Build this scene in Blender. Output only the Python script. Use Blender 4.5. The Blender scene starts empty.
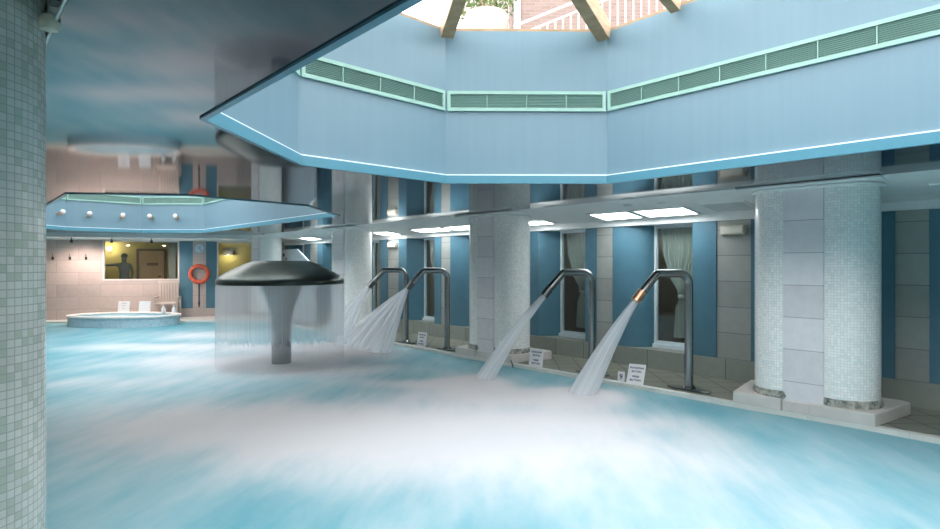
import bpy, bmesh, math, random
from mathutils import Vector, Matrix
from mathutils.geometry import tessellate_polygon
from mathutils.noise import noise as pnoise
random.seed(7)
S = bpy.context.scene
COL = S.collection
PI = math.pi

# ------------------------------------------------------------------ camera, sky, exposure
YAW = math.radians(42.492)
cam = bpy.data.objects.new('camera', bpy.data.cameras.new('camera'))
COL.objects.link(cam)
cam.location = (0, 0, 1.70)
cam.rotation_euler = (PI/2, 0, -YAW)
cam.data.sensor_width = 36
cam.data.lens = 36*572/940
cam.data.clip_start = 0.02
S.camera = cam

w = bpy.data.worlds.new('sky'); S.world = w; w.use_nodes = True
nt = w.node_tree
bg = nt.nodes['Background']
tc = nt.nodes.new('ShaderNodeTexCoord'); sep = nt.nodes.new('ShaderNodeSeparateXYZ')
rmp = nt.nodes.new('ShaderNodeValToRGB')
rmp.color_ramp.elements[0].position = 0.0; rmp.color_ramp.elements[0].color = (1.0, .97, .93, 1)
rmp.color_ramp.elements[1].position = 0.9; rmp.color_ramp.elements[1].color = (.88, .95, 1.0, 1)
nt.links.new(tc.outputs['Generated'], sep.inputs[0]); nt.links.new(sep.outputs['Z'], rmp.inputs[0])
nt.links.new(rmp.outputs[0], bg.inputs['Color'])
bg.inputs['Strength'].default_value = 4.4

PANEL_GLOW = 9.0        # fluorescent diffusers over the right deck, and the added fill panels
S.view_settings.view_transform = 'Standard'
S.view_settings.look = 'None'
S.view_settings.gamma = 1.0
S.view_settings.exposure = 0.75
S.cycles.use_denoising = True
S.cycles.max_bounces = 12
S.cycles.diffuse_bounces = 6
S.cycles.transparent_max_bounces = 24

# ------------------------------------------------------------------ node helpers
class NB:
    def __init__(s, name):
        s.m = bpy.data.materials.new(name); s.m.use_nodes = True
        s.t = s.m.node_tree; s.p = s.t.nodes['Principled BSDF']; s.out = s.t.nodes['Material Output']
    def n(s, kind, **kw):
        nd = s.t.nodes.new('ShaderNode'+kind)
        for k, v in kw.items():
            if k in nd.inputs.keys(): s.set(nd, k, v)
            else: setattr(nd, k, v)
        return nd
    def set(s, nd, k, v):
        if isinstance(v, bpy.types.NodeSocket): s.t.links.new(v, nd.inputs[k])
        else:
            if isinstance(v, tuple) and len(v) == 3 and nd.inputs[k].type == 'RGBA': v = v+(1,)
            nd.inputs[k].default_value = v
    def uv(s): return s.n('UVMap').outputs[0]
    def obj(s): return s.n('TexCoord').outputs['Object']
    def math(s, op, a, b=0.0, c=0.0, clamp=False):
        nd = s.t.nodes.new('ShaderNodeMath'); nd.operation = op; nd.use_clamp = clamp
        for i, v in enumerate((a, b, c)):
            if isinstance(v, bpy.types.NodeSocket): s.t.links.new(v, nd.inputs[i])
            else: nd.inputs[i].default_value = v
        return nd.outputs[0]
    def vmul(s, v, sc):
        nd = s.t.nodes.new('ShaderNodeMapping'); s.t.links.new(v, nd.inputs['Vector'])
        nd.inputs['Scale'].default_value = sc
        return nd.outputs[0]
    def rot(s, v, ang):
        nd = s.t.nodes.new('ShaderNodeMapping'); s.t.links.new(v, nd.inputs['Vector'])
        nd.inputs['Rotation'].default_value = (0, 0, ang)
        return nd.outputs[0]
    def noise(s, v, scale, detail=3, rough=.5):
        nd = s.n('TexNoise', Scale=scale, Detail=detail, Roughness=rough); s.t.links.new(v, nd.inputs['Vector'])
        return nd.outputs['Fac']
    def ramp(s, f, stops):
        nd = s.t.nodes.new('ShaderNodeValToRGB'); s.t.links.new(f, nd.inputs[0])
        el = nd.color_ramp.elements
        while len(el) < len(stops): el.new(.5)
        for e, (p, c) in zip(el, stops): e.position = p; e.color = c+(1,) if len(c) == 3 else c
        return nd.outputs[0]
    def mix(s, f, a, b):
        nd = s.t.nodes.new('ShaderNodeMix'); nd.data_type = 'RGBA'
        for i, v in ((0, f), (6, a), (7, b)):
            if isinstance(v, bpy.types.NodeSocket): s.t.links.new(v, nd.inputs[i])
            else: nd.inputs[i].default_value = v if not isinstance(v, tuple) else (v+(1,) if len(v) == 3 else v)
        return nd.outputs[2]
    def bump(s, h, strength, dist=.01):
        nd = s.n('Bump', Strength=strength, Distance=dist); s.t.links.new(h, nd.inputs['Height'])
        s.t.links.new(nd.outputs[0], s.p.inputs['Normal'])
    def fin(s, col=None, rough=None, metal=None, spec=None, ior=None):
        for k, v in (('Base Color', col), ('Roughness', rough), ('Metallic', metal), ('Specular IOR Level', spec), ('IOR', ior)):
            if v is not None: s.set(s.p, k, v)
        return s.m

def plain(name, col, rough=.5, metal=0.0, var=.06, spec=.5):
    b = NB(name)
    f = b.noise(b.obj(), 6, 4)
    lo = tuple(max(0, c*(1-var)) for c in col); hi = tuple(min(1, c*(1+var)) for c in col)
    return b.fin(b.ramp(f, [(.3, lo), (.7, hi)]), rough, metal, spec)

def emit(name, col, strength):
    b = NB(name); e = b.n('Emission', Color=col, Strength=strength)
    b.t.links.new(e.outputs[0], b.out.inputs[0]); return b.m

def mosaic(name, base, alt, grout, tile=.03, altp=.12):
    b = NB(name); uv = b.uv()
    sc = b.vmul(uv, (1/tile, 1/tile, 1))
    fl = b.n('VectorMath', operation='FLOOR'); b.t.links.new(sc, fl.inputs[0])
    wn = b.n('TexWhiteNoise', noise_dimensions='2D'); b.t.links.new(fl.outputs[0], wn.inputs['Vector'])
    fr = b.n('VectorMath', operation='FRACTION'); b.t.links.new(sc, fr.inputs[0])
    sp = b.n('SeparateXYZ'); b.t.links.new(fr.outputs[0], sp.inputs[0])
    def edge(x): return b.math('MINIMUM', x, b.math('SUBTRACT', 1.0, x))
    d = b.math('MINIMUM', edge(sp.outputs[0]), edge(sp.outputs[1]))
    g = b.math('GREATER_THAN', d, .065)
    c1 = b.ramp(wn.outputs['Value'], [(0, alt), (altp, alt), (altp+.01, tuple(c*.93 for c in base)), (.6, base), (1, tuple(min(1, c*1.06) for c in base))])
    col = b.mix(g, grout, c1)
    b.bump(g, .25, .002)
    return b.fin(col, .22, 0, .5)

def stone(name, c, joint, bw, bh, mort=.004, off=.5, rough=.45, var=.10):
    b = NB(name); uv = b.uv()
    br = b.n('TexBrick', offset=off)
    br.inputs['Scale'].default_value = 1.0
    br.inputs['Brick Width'].default_value = bw; br.inputs['Row Height'].default_value = bh
    br.inputs['Mortar Size'].default_value = mort; br.inputs['Mortar Smooth'].default_value = .1
    br.inputs['Bias'].default_value = 0
    br.inputs['Color1'].default_value = tuple(x*(1-var) for x in c)+(1,)
    br.inputs['Color2'].default_value = tuple(min(1, x*(1+var*.5)) for x in c)+(1,)
    br.inputs['Mortar'].default_value = joint+(1,)
    mp = b.n('Mapping'); b.t.links.new(uv, mp.inputs['Vector']); mp.inputs['Location'].default_value = (bw*.5, .02, 0)
    b.t.links.new(mp.outputs[0], br.inputs['Vector'])
    f = b.noise(b.obj(), 9, 5)
    col = b.n('Mix', data_type='RGBA', blend_type='MULTIPLY')
    col.inputs[0].default_value = 1
    b.t.links.new(br.outputs['Color'], col.inputs[6])
    b.t.links.new(b.ramp(f, [(.3, (.92, .92, .92)), (.7, (1, 1, 1))]), col.inputs[7])
    return b.fin(col.outputs[2], rough)

M = {}
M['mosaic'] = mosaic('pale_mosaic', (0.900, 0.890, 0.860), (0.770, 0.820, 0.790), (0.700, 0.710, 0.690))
M['mosaic_shaded'] = mosaic('shaded_mosaic', (0.504, 0.504, 0.470), (0.395, 0.428, 0.361), (0.336, 0.344, 0.319), altp=.2)  # tan-green tile variation, plus shade put into the left pillar's base colour
M['slab'] = stone('rose_grey_slabs', (.80, .76, .77), (.42, .38, .39), 60.0, .36, .004, 0)
M['pier'] = stone('grey_beige_slabs', (0.361, 0.370, 0.344), (0.206, 0.215, 0.198), 60.0, .37, .006, 0)
M['skirt'] = stone('plinth_stone', (0.299, 0.317, 0.282), (0.132, 0.141, 0.123), .62, .6, .006, 0)
M['backwall'] = stone('warm_stone_cladding', (0.487, 0.420, 0.395), (0.353, 0.302, 0.277), 1.15, .37, .006, .5)
M['deck'] = None
M['white'] = plain('white_plaster', (.80, .82, .81), .55, var=.03)
M['blue'] = plain('blue_lacquer', (.075, .185, .25), .45, var=.05)
M['steel'] = plain('brushed_steel', (.27, .28, .28), .26, 1.0, var=.08)
M['darksteel'] = plain('dark_steel', (.16, .17, .17), .28, 1.0, var=.1)
M['brass'] = plain('copper_tip', (.70, .42, .27), .35, 1.0)
M['cap'] = plain('dark_bronze', (.045, .057, .050), .33, .7, var=.1)
M['vent'] = plain('mint_enamel', (0.292, 0.482, 0.421), .4)
M['louvre'] = None
M['wood'] = None
M['dark'] = plain('dark_grey', (.03, .033, .035), .5)
M['black'] = plain('black_plastic', (.012, .012, .013), .4)
M['lamp_body'] = plain('aged_cream_plastic', (.55, .50, .40), .5)
M['signwhite'] = plain('white_acrylic', (.80, .78, .79), .4, var=.02)
M['greyink'] = plain('grey_ink', (.45, .43, .44), .6)
M['ink'] = plain('navy_ink', (.03, .04, .12), .6)
M['curtain'] = None
M['yellow'] = plain('yellow_paint', (.40, .36, .13), .6)
M['door'] = plain('beige_door', (.45, .33, .20), .5)
M['orange'] = plain('orange_plastic', (.70, .12, .06), .45)
M['cream'] = plain('cream_wood', (.55, .48, .44), .5)
M['glow'] = emit('fluorescent_glow', (.93, .98, 1.0), PANEL_GLOW)
M['offpanel'] = plain('unlit_diffuser', (.60, .65, .66), .4)
M['fill_bulb'] = emit('fill_lamp_bulb', (1, .95, .86), 10)  # bulbs of the added lamps behind the curtains
M['warm'] = emit('warm_bulb', (1, .72, .35), 14)
M['room_dark'] = plain('dim_room_paint', (.20, .17, .13), .7)
M['clothes'] = plain('grey_cloth', (.10, .12, .12), .8)
M['skin'] = plain('skin_tone', (.45, .30, .23), .6)
M['green_marble'] = None
M['terra'] = plain('pale_planter', (0.258, 0.215, 0.189), .7)
M['leaf'] = plain('leaf_green', (0.086, 0.129, 0.034), .6, var=.3)
M['rail'] = plain('white_rail', (0.387, 0.378, 0.370), .5)

b = NB('drum_blue_paint')                                   # pale blue wall of the skylight wells, faint vertical runs
o = b.obj(); f = b.noise(b.vmul(o, (7, 7, .25)), 2.2, 4); f2 = b.noise(o, .8, 2)
c1 = b.ramp(f, [(.3, (0.155, 0.260, 0.318)), (.7, (0.169, 0.274, 0.331))])
M['drum'] = b.fin(b.mix(b.math('MULTIPLY', f2, .35), c1, (0.166, 0.252, 0.338)), .42)

b = NB('lip_blue_paint'); M['lip'] = b.fin((0.095, 0.267, 0.353), .3)

b = NB('stretch_ceiling')                                   # dark blue-grey gloss ceiling
o = b.obj(); f = b.noise(o, 70, 3, .6); f2 = b.noise(o, 1.1, 2)
b.bump(f, .004, .01)
M['gloss'] = b.fin(b.ramp(f2, [(.3, (.016, .028, .042)), (.7, (.024, .038, .055))]), .045, 0, .5, 1.8)

b = NB('deck_tiles')                                        # sage and sand lozenge tiles
uv = b.rot(b.uv(), PI/4)
br = b.n('TexBrick', offset=0)
for k, v in (('Scale', 1), ('Brick Width', .34), ('Row Height', .34), ('Mortar Size', .010), ('Mortar Smooth', .1), ('Bias', 0)): br.inputs[k].default_value = v
br.inputs['Color1'].default_value = (0.185, 0.198, 0.158, 1); br.inputs['Color2'].default_value = (0.220, 0.220, 0.176, 1); br.inputs['Mortar'].default_value = (0.040, 0.044, 0.035, 1)
b.t.links.new(uv, br.inputs['Vector'])
M['deck'] = b.fin(br.outputs['Color'], .35)

b = NB('louvre_slats')
sp = b.n('SeparateXYZ'); b.t.links.new(b.uv(), sp.inputs[0])
M['louvre'] = b.fin((0.258, 0.430, 0.387), .5)

b = NB('laminated_timber')
o = b.obj(); f = b.noise(b.vmul(o, (1, 1, 5)), 7, 5)
M['wood'] = b.fin(b.ramp(f, [(.3, (.30, .19, .10)), (.7, (.44, .30, .18))]), .55)

b = NB('curtain_voile')
o = b.uv(); f = b.noise(b.vmul(o, (14, .5, 1)), 4, 3)
M['curtain'] = b.fin(b.ramp(f, [(.3, (.30, .34, .30)), (.7, (.48, .52, .47))]), .8)

b = NB('green_marble')
f = b.noise(b.obj(), 16, 6, .65)
M['green_marble'] = b.fin(b.ramp(f, [(.35, (.09, .12, .11)), (.5, (.34, .33, .29)), (.68, (.60, .57, .52))]), .4)

b = NB('brick_render')
br = b.n('TexBrick'); br.inputs['Scale'].default_value = 1
for k, v in (('Brick Width', .24), ('Row Height', .075), ('Mortar Size', .006)): br.inputs[k].default_value = v
br.inputs['Color1'].default_value = (0.154, 0.101, 0.086, 1); br.inputs['Color2'].default_value = (0.181, 0.123, 0.107, 1); br.inputs['Mortar'].default_value = (0.192, 0.154, 0.139, 1)
b.t.links.new(b.uv(), br.inputs['Vector'])
M['brick'] = b.fin(br.outputs['Color'], .8)

def glass(name, tint, refl=.08):
    b = NB(name)
    tr = b.n('BsdfTransparent', Color=tint); gl = b.n('BsdfGlossy', Roughness=.02)
    lw = b.n('LayerWeight', Blend=.5)
    fr = b.math('ADD', b.math('MULTIPLY', b.math('POWER', lw.outputs['Facing'], 5.0), .9), refl, 0, True)
    mx = b.n('MixShader')
    b.t.links.new(fr, mx.inputs[0])
    b.t.links.new(tr.outputs[0], mx.inputs[1]); b.t.links.new(gl.outputs[0], mx.inputs[2])
    b.t.links.new(mx.outputs[0], b.out.inputs[0]); return b.m
M['roofglass'] = glass('roof_glass', (.96, .97, .97), .04)
M['glass'] = glass('window_glass', (.93, .96, .95), .06)

def veil(name, opac, su, sv, lo, hi, col=(.88, .90, .93), fade=None):  # falling water: thin streaky veil
    b = NB(name)
    f = b.noise(b.vmul(b.uv(), (su, sv, 1)), 1.0, 3, .6)
    a = b.math('MULTIPLY', b.ramp(f, [(.3, (lo,)*3), (.7, (hi,)*3)]), opac)
    if fade:                                                # spray breaks up as it falls
        sp = b.n('SeparateXYZ'); b.t.links.new(b.uv(), sp.inputs[0])
        mr = b.n('MapRange'); b.t.links.new(sp.outputs[1], mr.inputs[0])
        mr.inputs[1].default_value = fade[0]; mr.inputs[2].default_value = fade[1]; mr.inputs[3].default_value = 1; mr.inputs[4].default_value = fade[2]
        a = b.math('MULTIPLY', a, mr.outputs[0])
    d = b.n('BsdfDiffuse', Color=col); t = b.n('BsdfTranslucent', Color=col)
    ad = b.n('MixShader'); ad.inputs[0].default_value = .5
    b.t.links.new(d.outputs[0], ad.inputs[1]); b.t.links.new(t.outputs[0], ad.inputs[2])
    tr = b.n('BsdfTransparent'); mx = b.n('MixShader')
    b.t.links.new(a, mx.inputs[0]); b.t.links.new(tr.outputs[0], mx.inputs[1]); b.t.links.new(ad.outputs[0], mx.inputs[2])
    b.t.links.new(mx.outputs[0], b.out.inputs[0]); return b.m
M['veil'] = veil('falling_water_sheet', .42, 60, .2, .72, 1.0, fade=(.7, 1.36, .15))
M['jet'] = veil('water_jet', .60, 16, .4, .6, 1.0)

b = NB('pool_water')                                        # milky turquoise water with foam where the jets stir it
at = b.n('Attribute', attribute_name='foam')
o = b.obj()
ro = b.rot(o, -YAW)
n1 = b.noise(b.vmul(ro, (.5, 1.5, 1)), 1.3, 4, .5); n2 = b.noise(b.vmul(ro, (.6, 2.0, 1)), 3.6, 5, .55)
fm = b.math('ADD', at.outputs['Fac'], b.math('ADD', b.math('MULTIPLY', b.math('SUBTRACT', n1, .5), .75), b.math('MULTIPLY', b.math('SUBTRACT', n2, .5), .42)))
fc = fm
fs = b.n('MapRange', interpolation_type='SMOOTHSTEP'); b.t.links.new(fc, fs.inputs[0])
fs.inputs[1].default_value = -.22; fs.inputs[2].default_value = .95
wc = b.ramp(n1, [(.3, (0.105, 0.336, 0.403)), (.7, (0.160, 0.403, 0.462))])
col = b.mix(fs.outputs[0], wc, (.62, .60, .61))
rg = b.math('ADD', b.math('MULTIPLY', fs.outputs[0], .3), .45)
b.bump(n1, .15, .05)
M['water'] = b.fin(col, rg, 0, .5, 1.33)
b = NB('spa_water'); M['spawater'] = b.fin((.30, .55, .66), .12, 0, .5, 1.33)

# ------------------------------------------------------------------ mesh helpers
class MB:
    def __init__(s): s.v = []; s.f = []; s.uv = {}
    def face(s, pts, uv=None):
        i = len(s.v); s.v += [tuple(p) for p in pts]; s.f.append(tuple(range(i, i+len(pts))))
        if uv: s.uv[len(s.f)-1] = uv
    def grid(s, rows, uvs=None, close=False):
        n = len(rows[0]); i0 = len(s.v)
        for r in rows: s.v += [tuple(p) for p in r]
        for a in range(len(rows)-1):
            for c in range(n if close else n-1):
                d = (c+1) % n
                s.f.append((i0+a*n+c, i0+a*n+d, i0+(a+1)*n+d, i0+(a+1)*n+c))
                if uvs:
                    u1 = uvs[a][c]; u2 = uvs[a][c+1]; u3 = uvs[a+1][c+1]; u4 = uvs[a+1][c]
                    s.uv[len(s.f)-1] = [u1, u2, u3, u4]
        return i0
    def box(s, x0, x1, y0, y1, z0, z1, mat=None):
        c = [Vector((x, y, z)) for z in (z0, z1) for y in (y0, y1) for x in (x0, x1)]
        if mat is not None: c = [mat @ p for p in c]
        i = len(s.v); s.v += [tuple(p) for p in c]
        for q in ((0, 2, 3, 1), (4, 5, 7, 6), (0, 1, 5, 4), (2, 6, 7, 3), (0, 4, 6, 2), (1, 3, 7, 5)): s.f.append(tuple(i+k for k in q))
    def prism(s, poly, z0, z1, top=True, bot=True):            # poly anticlockwise
        n = len(poly); L = [0]
        for k in range(n): L.append(L[-1]+math.dist(poly[k], poly[(k+1) % n]))
        s.grid([[(p[0], p[1], z0) for p in poly], [(p[0], p[1], z1) for p in poly]], [[(l, z0) for l in L], [(l, z1) for l in L]], True)
        i0 = len(s.v)-2*n
        if top: s.f.append(tuple(i0+n+k for k in range(n)))
        if bot: s.f.append(tuple(i0+n-1-k for k in range(n)))
    def tube(s, pts, r, seg=16, caps=True, uvl=False):
        pts = [Vector(p) for p in pts]; n = len(pts); rr = r if isinstance(r, (list, tuple)) else [r]*n
        up = None; rows = []; L = 0; uvs = []
        for k, p in enumerate(pts):
            t = (pts[min(k+1, n-1)]-pts[max(k-1, 0)]).normalized()
            if up is None: up = t.orthogonal().normalized()
            else: up = (up-t*up.dot(t)).normalized()
            sd = t.cross(up)
            if k: L += (p-pts[k-1]).length
            rows.append([p+rr[k]*(math.cos(2*PI*a/seg)*up+math.sin(2*PI*a/seg)*sd) for a in range(seg)])
            uvs.append([(a/seg, L) for a in range(seg+1)])
        i0 = s.grid(rows, uvs, True)
        if caps:
            s.f.append(tuple(i0+seg-1-a for a in range(seg))); s.f.append(tuple(i0+(n-1)*seg+a for a in range(seg)))
    def lathe(s, prof, cx=0, cy=0, seg=48, a0=0, a1=2*PI):
        full = abs(a1-a0-2*PI) < 1e-6; m = seg if full else seg+1
        rows = []; uvs = []; L = 0
        for k, (r, z) in enumerate(prof):
            if k: L += math.dist(prof[k-1], prof[k])
            rows.append([(cx+r*math.cos(a0+(a1-a0)*a/seg), cy+r*math.sin(a0+(a1-a0)*a/seg), z) for a in range(m)])
            uvs.append([((a1-a0)*a/seg*max(p[0] for p in prof), L) for a in range(seg+1)])
        s.grid(rows, uvs, full)
    def build(s, name, mat, parent=None, smooth=False, bevel=0, origin=None, merge=True):
        me = bpy.data.meshes.new(name)
        og = Vector(origin) if origin else (parent['_o'] if parent is not None and '_o' in parent else None)
        ov = Vector(og) if og is not None else Vector((0, 0, 0))
        me.from_pydata([Vector(p)-ov for p in s.v], [], s.f)
        me.update()
        ul = me.uv_layers.new(name='UVMap')
        for p in me.polygons:
            if p.index in s.uv:
                for li, q in zip(p.loop_indices, s.uv[p.index]): ul.data[li].uv = q
            else:
                nrm = p.normal
                for li in p.loop_indices:
                    co = me.vertices[me.loops[li].vertex_index].co + ov
                    if abs(nrm.z) > .7: q = (co.x, co.y)
                    else:
                        t = Vector((-nrm.y, nrm.x, 0)).normalized(); q = (co.dot(t), co.z)
                    ul.data[li].uv = q
        bm = bmesh.new(); bm.from_mesh(me)
        if merge: bmesh.ops.remove_doubles(bm, verts=bm.verts, dist=1e-5)
        if merge: bmesh.ops.recalc_face_normals(bm, faces=bm.faces)
        bm.to_mesh(me); bm.free()
        if smooth:
            me.shade_smooth()
            me.set_sharp_from_angle(angle=math.radians(40))
        me.materials.append(mat)
        ob = bpy.data.objects.new(name, me); COL.objects.link(ob)
        if parent is not None:
            ob.parent = parent
            if '_o' in parent: ob['_o'] = parent['_o']
            if parent.type == 'MESH' and '_l' in parent: pass
        elif origin: ob.location = origin
        if bevel:
            md = ob.modifiers.new('bevel', 'BEVEL'); md.width = bevel; md.segments = 2; md.limit_method = 'ANGLE'
        return ob

def thing(name, label, cat, loc=(0, 0, 0), group=None, local=False, rz=0):
    """Empty at the thing's base. Parts are given in world coordinates unless local."""
    e = bpy.data.objects.new(name, None); COL.objects.link(e); e.location = loc; e.rotation_euler = (0, 0, rz)
    e.empty_display_size = .1
    e['label'] = label; e['category'] = cat
    if group: e['group'] = group
    if not local: e['_o'] = list(loc)
    return e
def tag(o, label, cat, group=None):
    o['label'] = label; o['category'] = cat
    if group: o['group'] = group
    return o
def struct(o): o['kind'] = 'structure'; return o
def copy_tree(o, parent=None, first=True):
    c = o.copy(); COL.objects.link(c); c.parent = parent
    for ch in [x for x in bpy.data.objects if x.parent == o and x != c]: copy_tree(ch, c, False)
    return c

# ------------------------------------------------------------------ dimensions
PX0, PX1 = .28, 6.93          # pool edges
CX0, CX1 = .305, 6.93          # edges of the dark ceiling
WX = 8.27                     # wall with the blue panels
ZC = 2.60; ZD = 2.45          # gloss ceiling / deck ceiling
YN = -8.0                     # near end of hall
BO = Vector((2.29, 20.96)); BE = Vector((.9005, -.4348)); BN = Vector((-.4348, -.9005))
def bp(s, off, z): p = BO+BE*s+BN*off; return (p.x, p.y, z)   # point on / before the slanted end wall
OCT1 = [(1.18, 3.69), (2.34, 4.78), (4.04, 4.79), (5.35, 3.62), (5.35, -4.2), (4.05, -5.4), (2.31, -5.4), (1.18, -4.2)]
OCT2 = [(1.14, 16.9), (2.31, 18.05), (4.05, 18.05), (5.32, 16.9), (5.32, 9.40), (4.06, 8.12), (2.31, 7.95), (1.14, 8.78)]
def end_y(x, off=0): # y of slanted wall line shifted off toward camera
    o = BO+BN*off; return o.y+(x-o.x)*BE.y/BE.x

# ------------------------------------------------------------------ floors, pool
def deck_piece(name, poly, z0=-.6, z1=.05):
    m = MB(); m.prism(poly, z0, z1); return struct(m.build(name, M['coping' if name == 'floor_back' else 'deck']))
M['coping'] = plain('pale_coping', (.66, .66, .62), .4)
d16 = lambda x: (16.95-.6756*x)/.7373                       # pool's far edge is square to the view diagonal
deck_piece('floor_right', [(7.03, YN), (8.9, YN), (8.9, end_y(8.9)), (7.03, end_y(7.03))])
deck_piece('floor_left', [(-1.3, YN), (.18, YN), (.18, end_y(.18)), (-1.3, end_y(-1.3))])
deck_piece('floor_back', [(.18, min(d16(.18)+.1, end_y(.18)-.02)), (7.03, d16(7.03)+.1), (7.03, end_y(7.03)), (.18, end_y(.18))])
deck_piece('floor_front', [(.18, YN), (7.03, YN), (7.03, YN+.6), (.18, YN+.6)])
def coping(name, p0, p1, wdt):
    a = Vector(p0); c = Vector(p1); t = (c-a).normalized(); n = Vector((-t.y, t.x))*wdt
    m = MB(); L = (c-a).length; k = max(1, round(L/.45)); g = .004
    for i in range(k):
        q0 = a+t*(L*i/k+g/2); q1 = a+t*(L*(i+1)/k-g/2)
        m.prism([tuple(q0), tuple(q1), tuple(q1+n), tuple(q0+n)] if True else [], -.3, .053)
    return struct(m.build(name, M['coping']))
coping('trim_1', (7.03, YN+.6), (7.03, d16(7.03)+.1), .10)
coping('trim_2', (.18, d16(.18)), (.18, YN+.6), .10)
coping('trim_3', (7.03, d16(7.03)+.1), (.18, d16(.18)+.1), .10)

def blob(x, y, cx, cy, rx, ry, ang):
    dx, dy = x-cx, y-cy; c, s_ = math.cos(ang), math.sin(ang)
    u = (dx*c+dy*s_)/rx; v = (-dx*s_+dy*c)/ry
    return math.exp(-(u*u+v*v))
BL = [  # foam patches: centre, radii, angle, weight
    (5.97, 4.40, .60, .50, .6, .95), (5.3, 5.1, 1.2, .55, 2.4, .75), (5.6, 6.0, .7, .5, .7, .9), (4.9, 6.5, 1.0, .4, 2.3, .6),
    (4.3, 4.2, 2.0, 1.1, 2.35, .55), (3.4, 3.7, 1.8, 1.2, 2.3, .42), (2.4, 4.9, 1.5, .9, 2.3, .42), (1.9, 6.2, 1.2, .7, 2.3, .34),
    (4.6, 2.5, 1.5, .7, 2.25, .30), (5.3, 3.5, .9, .35, 2.3, .35), (4.2, 9.44, 1.55, 1.55, 0, .75), (5.9, 9.7, .9, .8, 1.8, .7), (4.9, 8.0, 1.2, .5, 2.4, .35),
    (6.0, 10.6, .7, .6, 1.8, .6), (4.6, 11.6, 2.0, .7, 2.4, .6), (3.0, 10.8, 1.4, .7, 2.4, .55), (2.8, 13.3, 1.8, .6, 2.4, .5), (4.6, 14.4, 1.4, .9, 2.4, .7), (1.6, 9.6, 1.2, .5, 2.4, .4), (3.3, 1.4, 1.4, .6, 2.3, .18), (4.6, .9, 1.4, .5, 2.2, .18)]
BL += [(2.3, 7.0, 2.2, .9, 2.4, .38), (3.2, 5.6, 1.8, .7, 2.4, .3), (1.3, 6.6, 1.0, .7, 2.4, .2)]
def foam(x, y): return min(1.05, sum(wt*blob(x, y, cx, cy, rx, ry, a) for cx, cy, rx, ry, a, wt in BL))
m = MB(); nx, ny = 64, 250; rows = []; fv = []
for j in range(ny+1):
    r = []
    for i in range(nx+1):
        x = PX0+(PX1-PX0)*i/nx; yt = d16(x); y = YN+.6+(yt-YN-.6)*j/ny
        fo = foam(x, y)
        z = .022*fo*(1+.9*pnoise(Vector((x*1.8, y*1.8, .3)))) + .008*pnoise(Vector((x*.9, y*.9, 4)))
        for jx, jy in ((5.97, 4.40), (5.62, 6.0)): z += .05*math.exp(-((x-jx)**2+(y-jy)**2)/.16)
        r.append((x, y, z)); fv.append(fo)
    rows.append(r)
m.grid(rows); water = m.build('pool_water', M['water'], smooth=True, merge=False)
at = water.data.attributes.new('foam', 'FLOAT', 'POINT')
for i, v in enumerate(fv): at.data[i].value = v
water['kind'] = 'stuff'; tag(water, 'milky turquoise pool water with white foam', 'water')

# ------------------------------------------------------------------ ceilings and skylight wells
def ceiling_gloss():
    outer = [(CX0, YN), (CX1, YN), (CX1, end_y(CX1, 1.2)), (CX0, end_y(CX0, 1.2))]
    loops = [outer, OCT1, OCT2]
    pts = [p for l in loops for p in l]
    tri = tessellate_polygon([[Vector((p[0], p[1], 0)) for p in l] for l in loops])
    m = MB()
    for z in (ZC, ZC+.002):
        for t in tri: m.face([(pts[i][0], pts[i][1], z) for i in t])
    for l in loops:
        for k in range(len(l)):
            a, c = l[k], l[(k+1) % len(l)]
            m.face([(a[0], a[1], ZC), (c[0], c[1], ZC), (c[0], c[1], ZC+.002), (a[0], a[1], ZC+.002)])
    return struct(m.build('ceiling_pool', M['gloss']))
ceiling_gloss()
ZW = 4.27
def offset_poly(poly, d):
    n = len(poly); c = Vector((sum(p[0] for p in poly)/n, sum(p[1] for p in poly)/n)); out = []
    for k in range(n):
        p0, p1, p2 = Vector(poly[k-1]), Vector(poly[k]), Vector(poly[(k+1) % n])
        def nrm(a, b_):
            t = (b_-a).normalized(); q = Vector((-t.y, t.x)); return q if q.dot(c-a) < 0 else -q
        n1, n2 = nrm(p0, p1), nrm(p1, p2); bi = (n1+n2).normalized()
        out.append(tuple(p1+bi*(d/bi.dot(n1))))
    return out
def ring(poly_in, poly_out, z0, z1):
    m = MB(); n = len(poly_in)
    for k in range(n):
        a, c = poly_in[k], poly_in[(k+1) % n]; A, C = poly_out[k], poly_out[(k+1) % n]
        m.face([(a[0], a[1], z0), (c[0], c[1], z0), (c[0], c[1], z1), (a[0], a[1], z1)])
        m.face([(A[0], A[1], z0), (C[0], C[1], z0), (C[0], C[1], z1), (A[0], A[1], z1)])
        m.face([(a[0], a[1], z0), (c[0], c[1], z0), (C[0], C[1], z0), (A[0], A[1], z0)])
        m.face([(a[0], a[1], z1), (c[0], c[1], z1), (C[0], C[1], z1), (A[0], A[1], z1)])
    return m
GLAB = []
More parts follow.
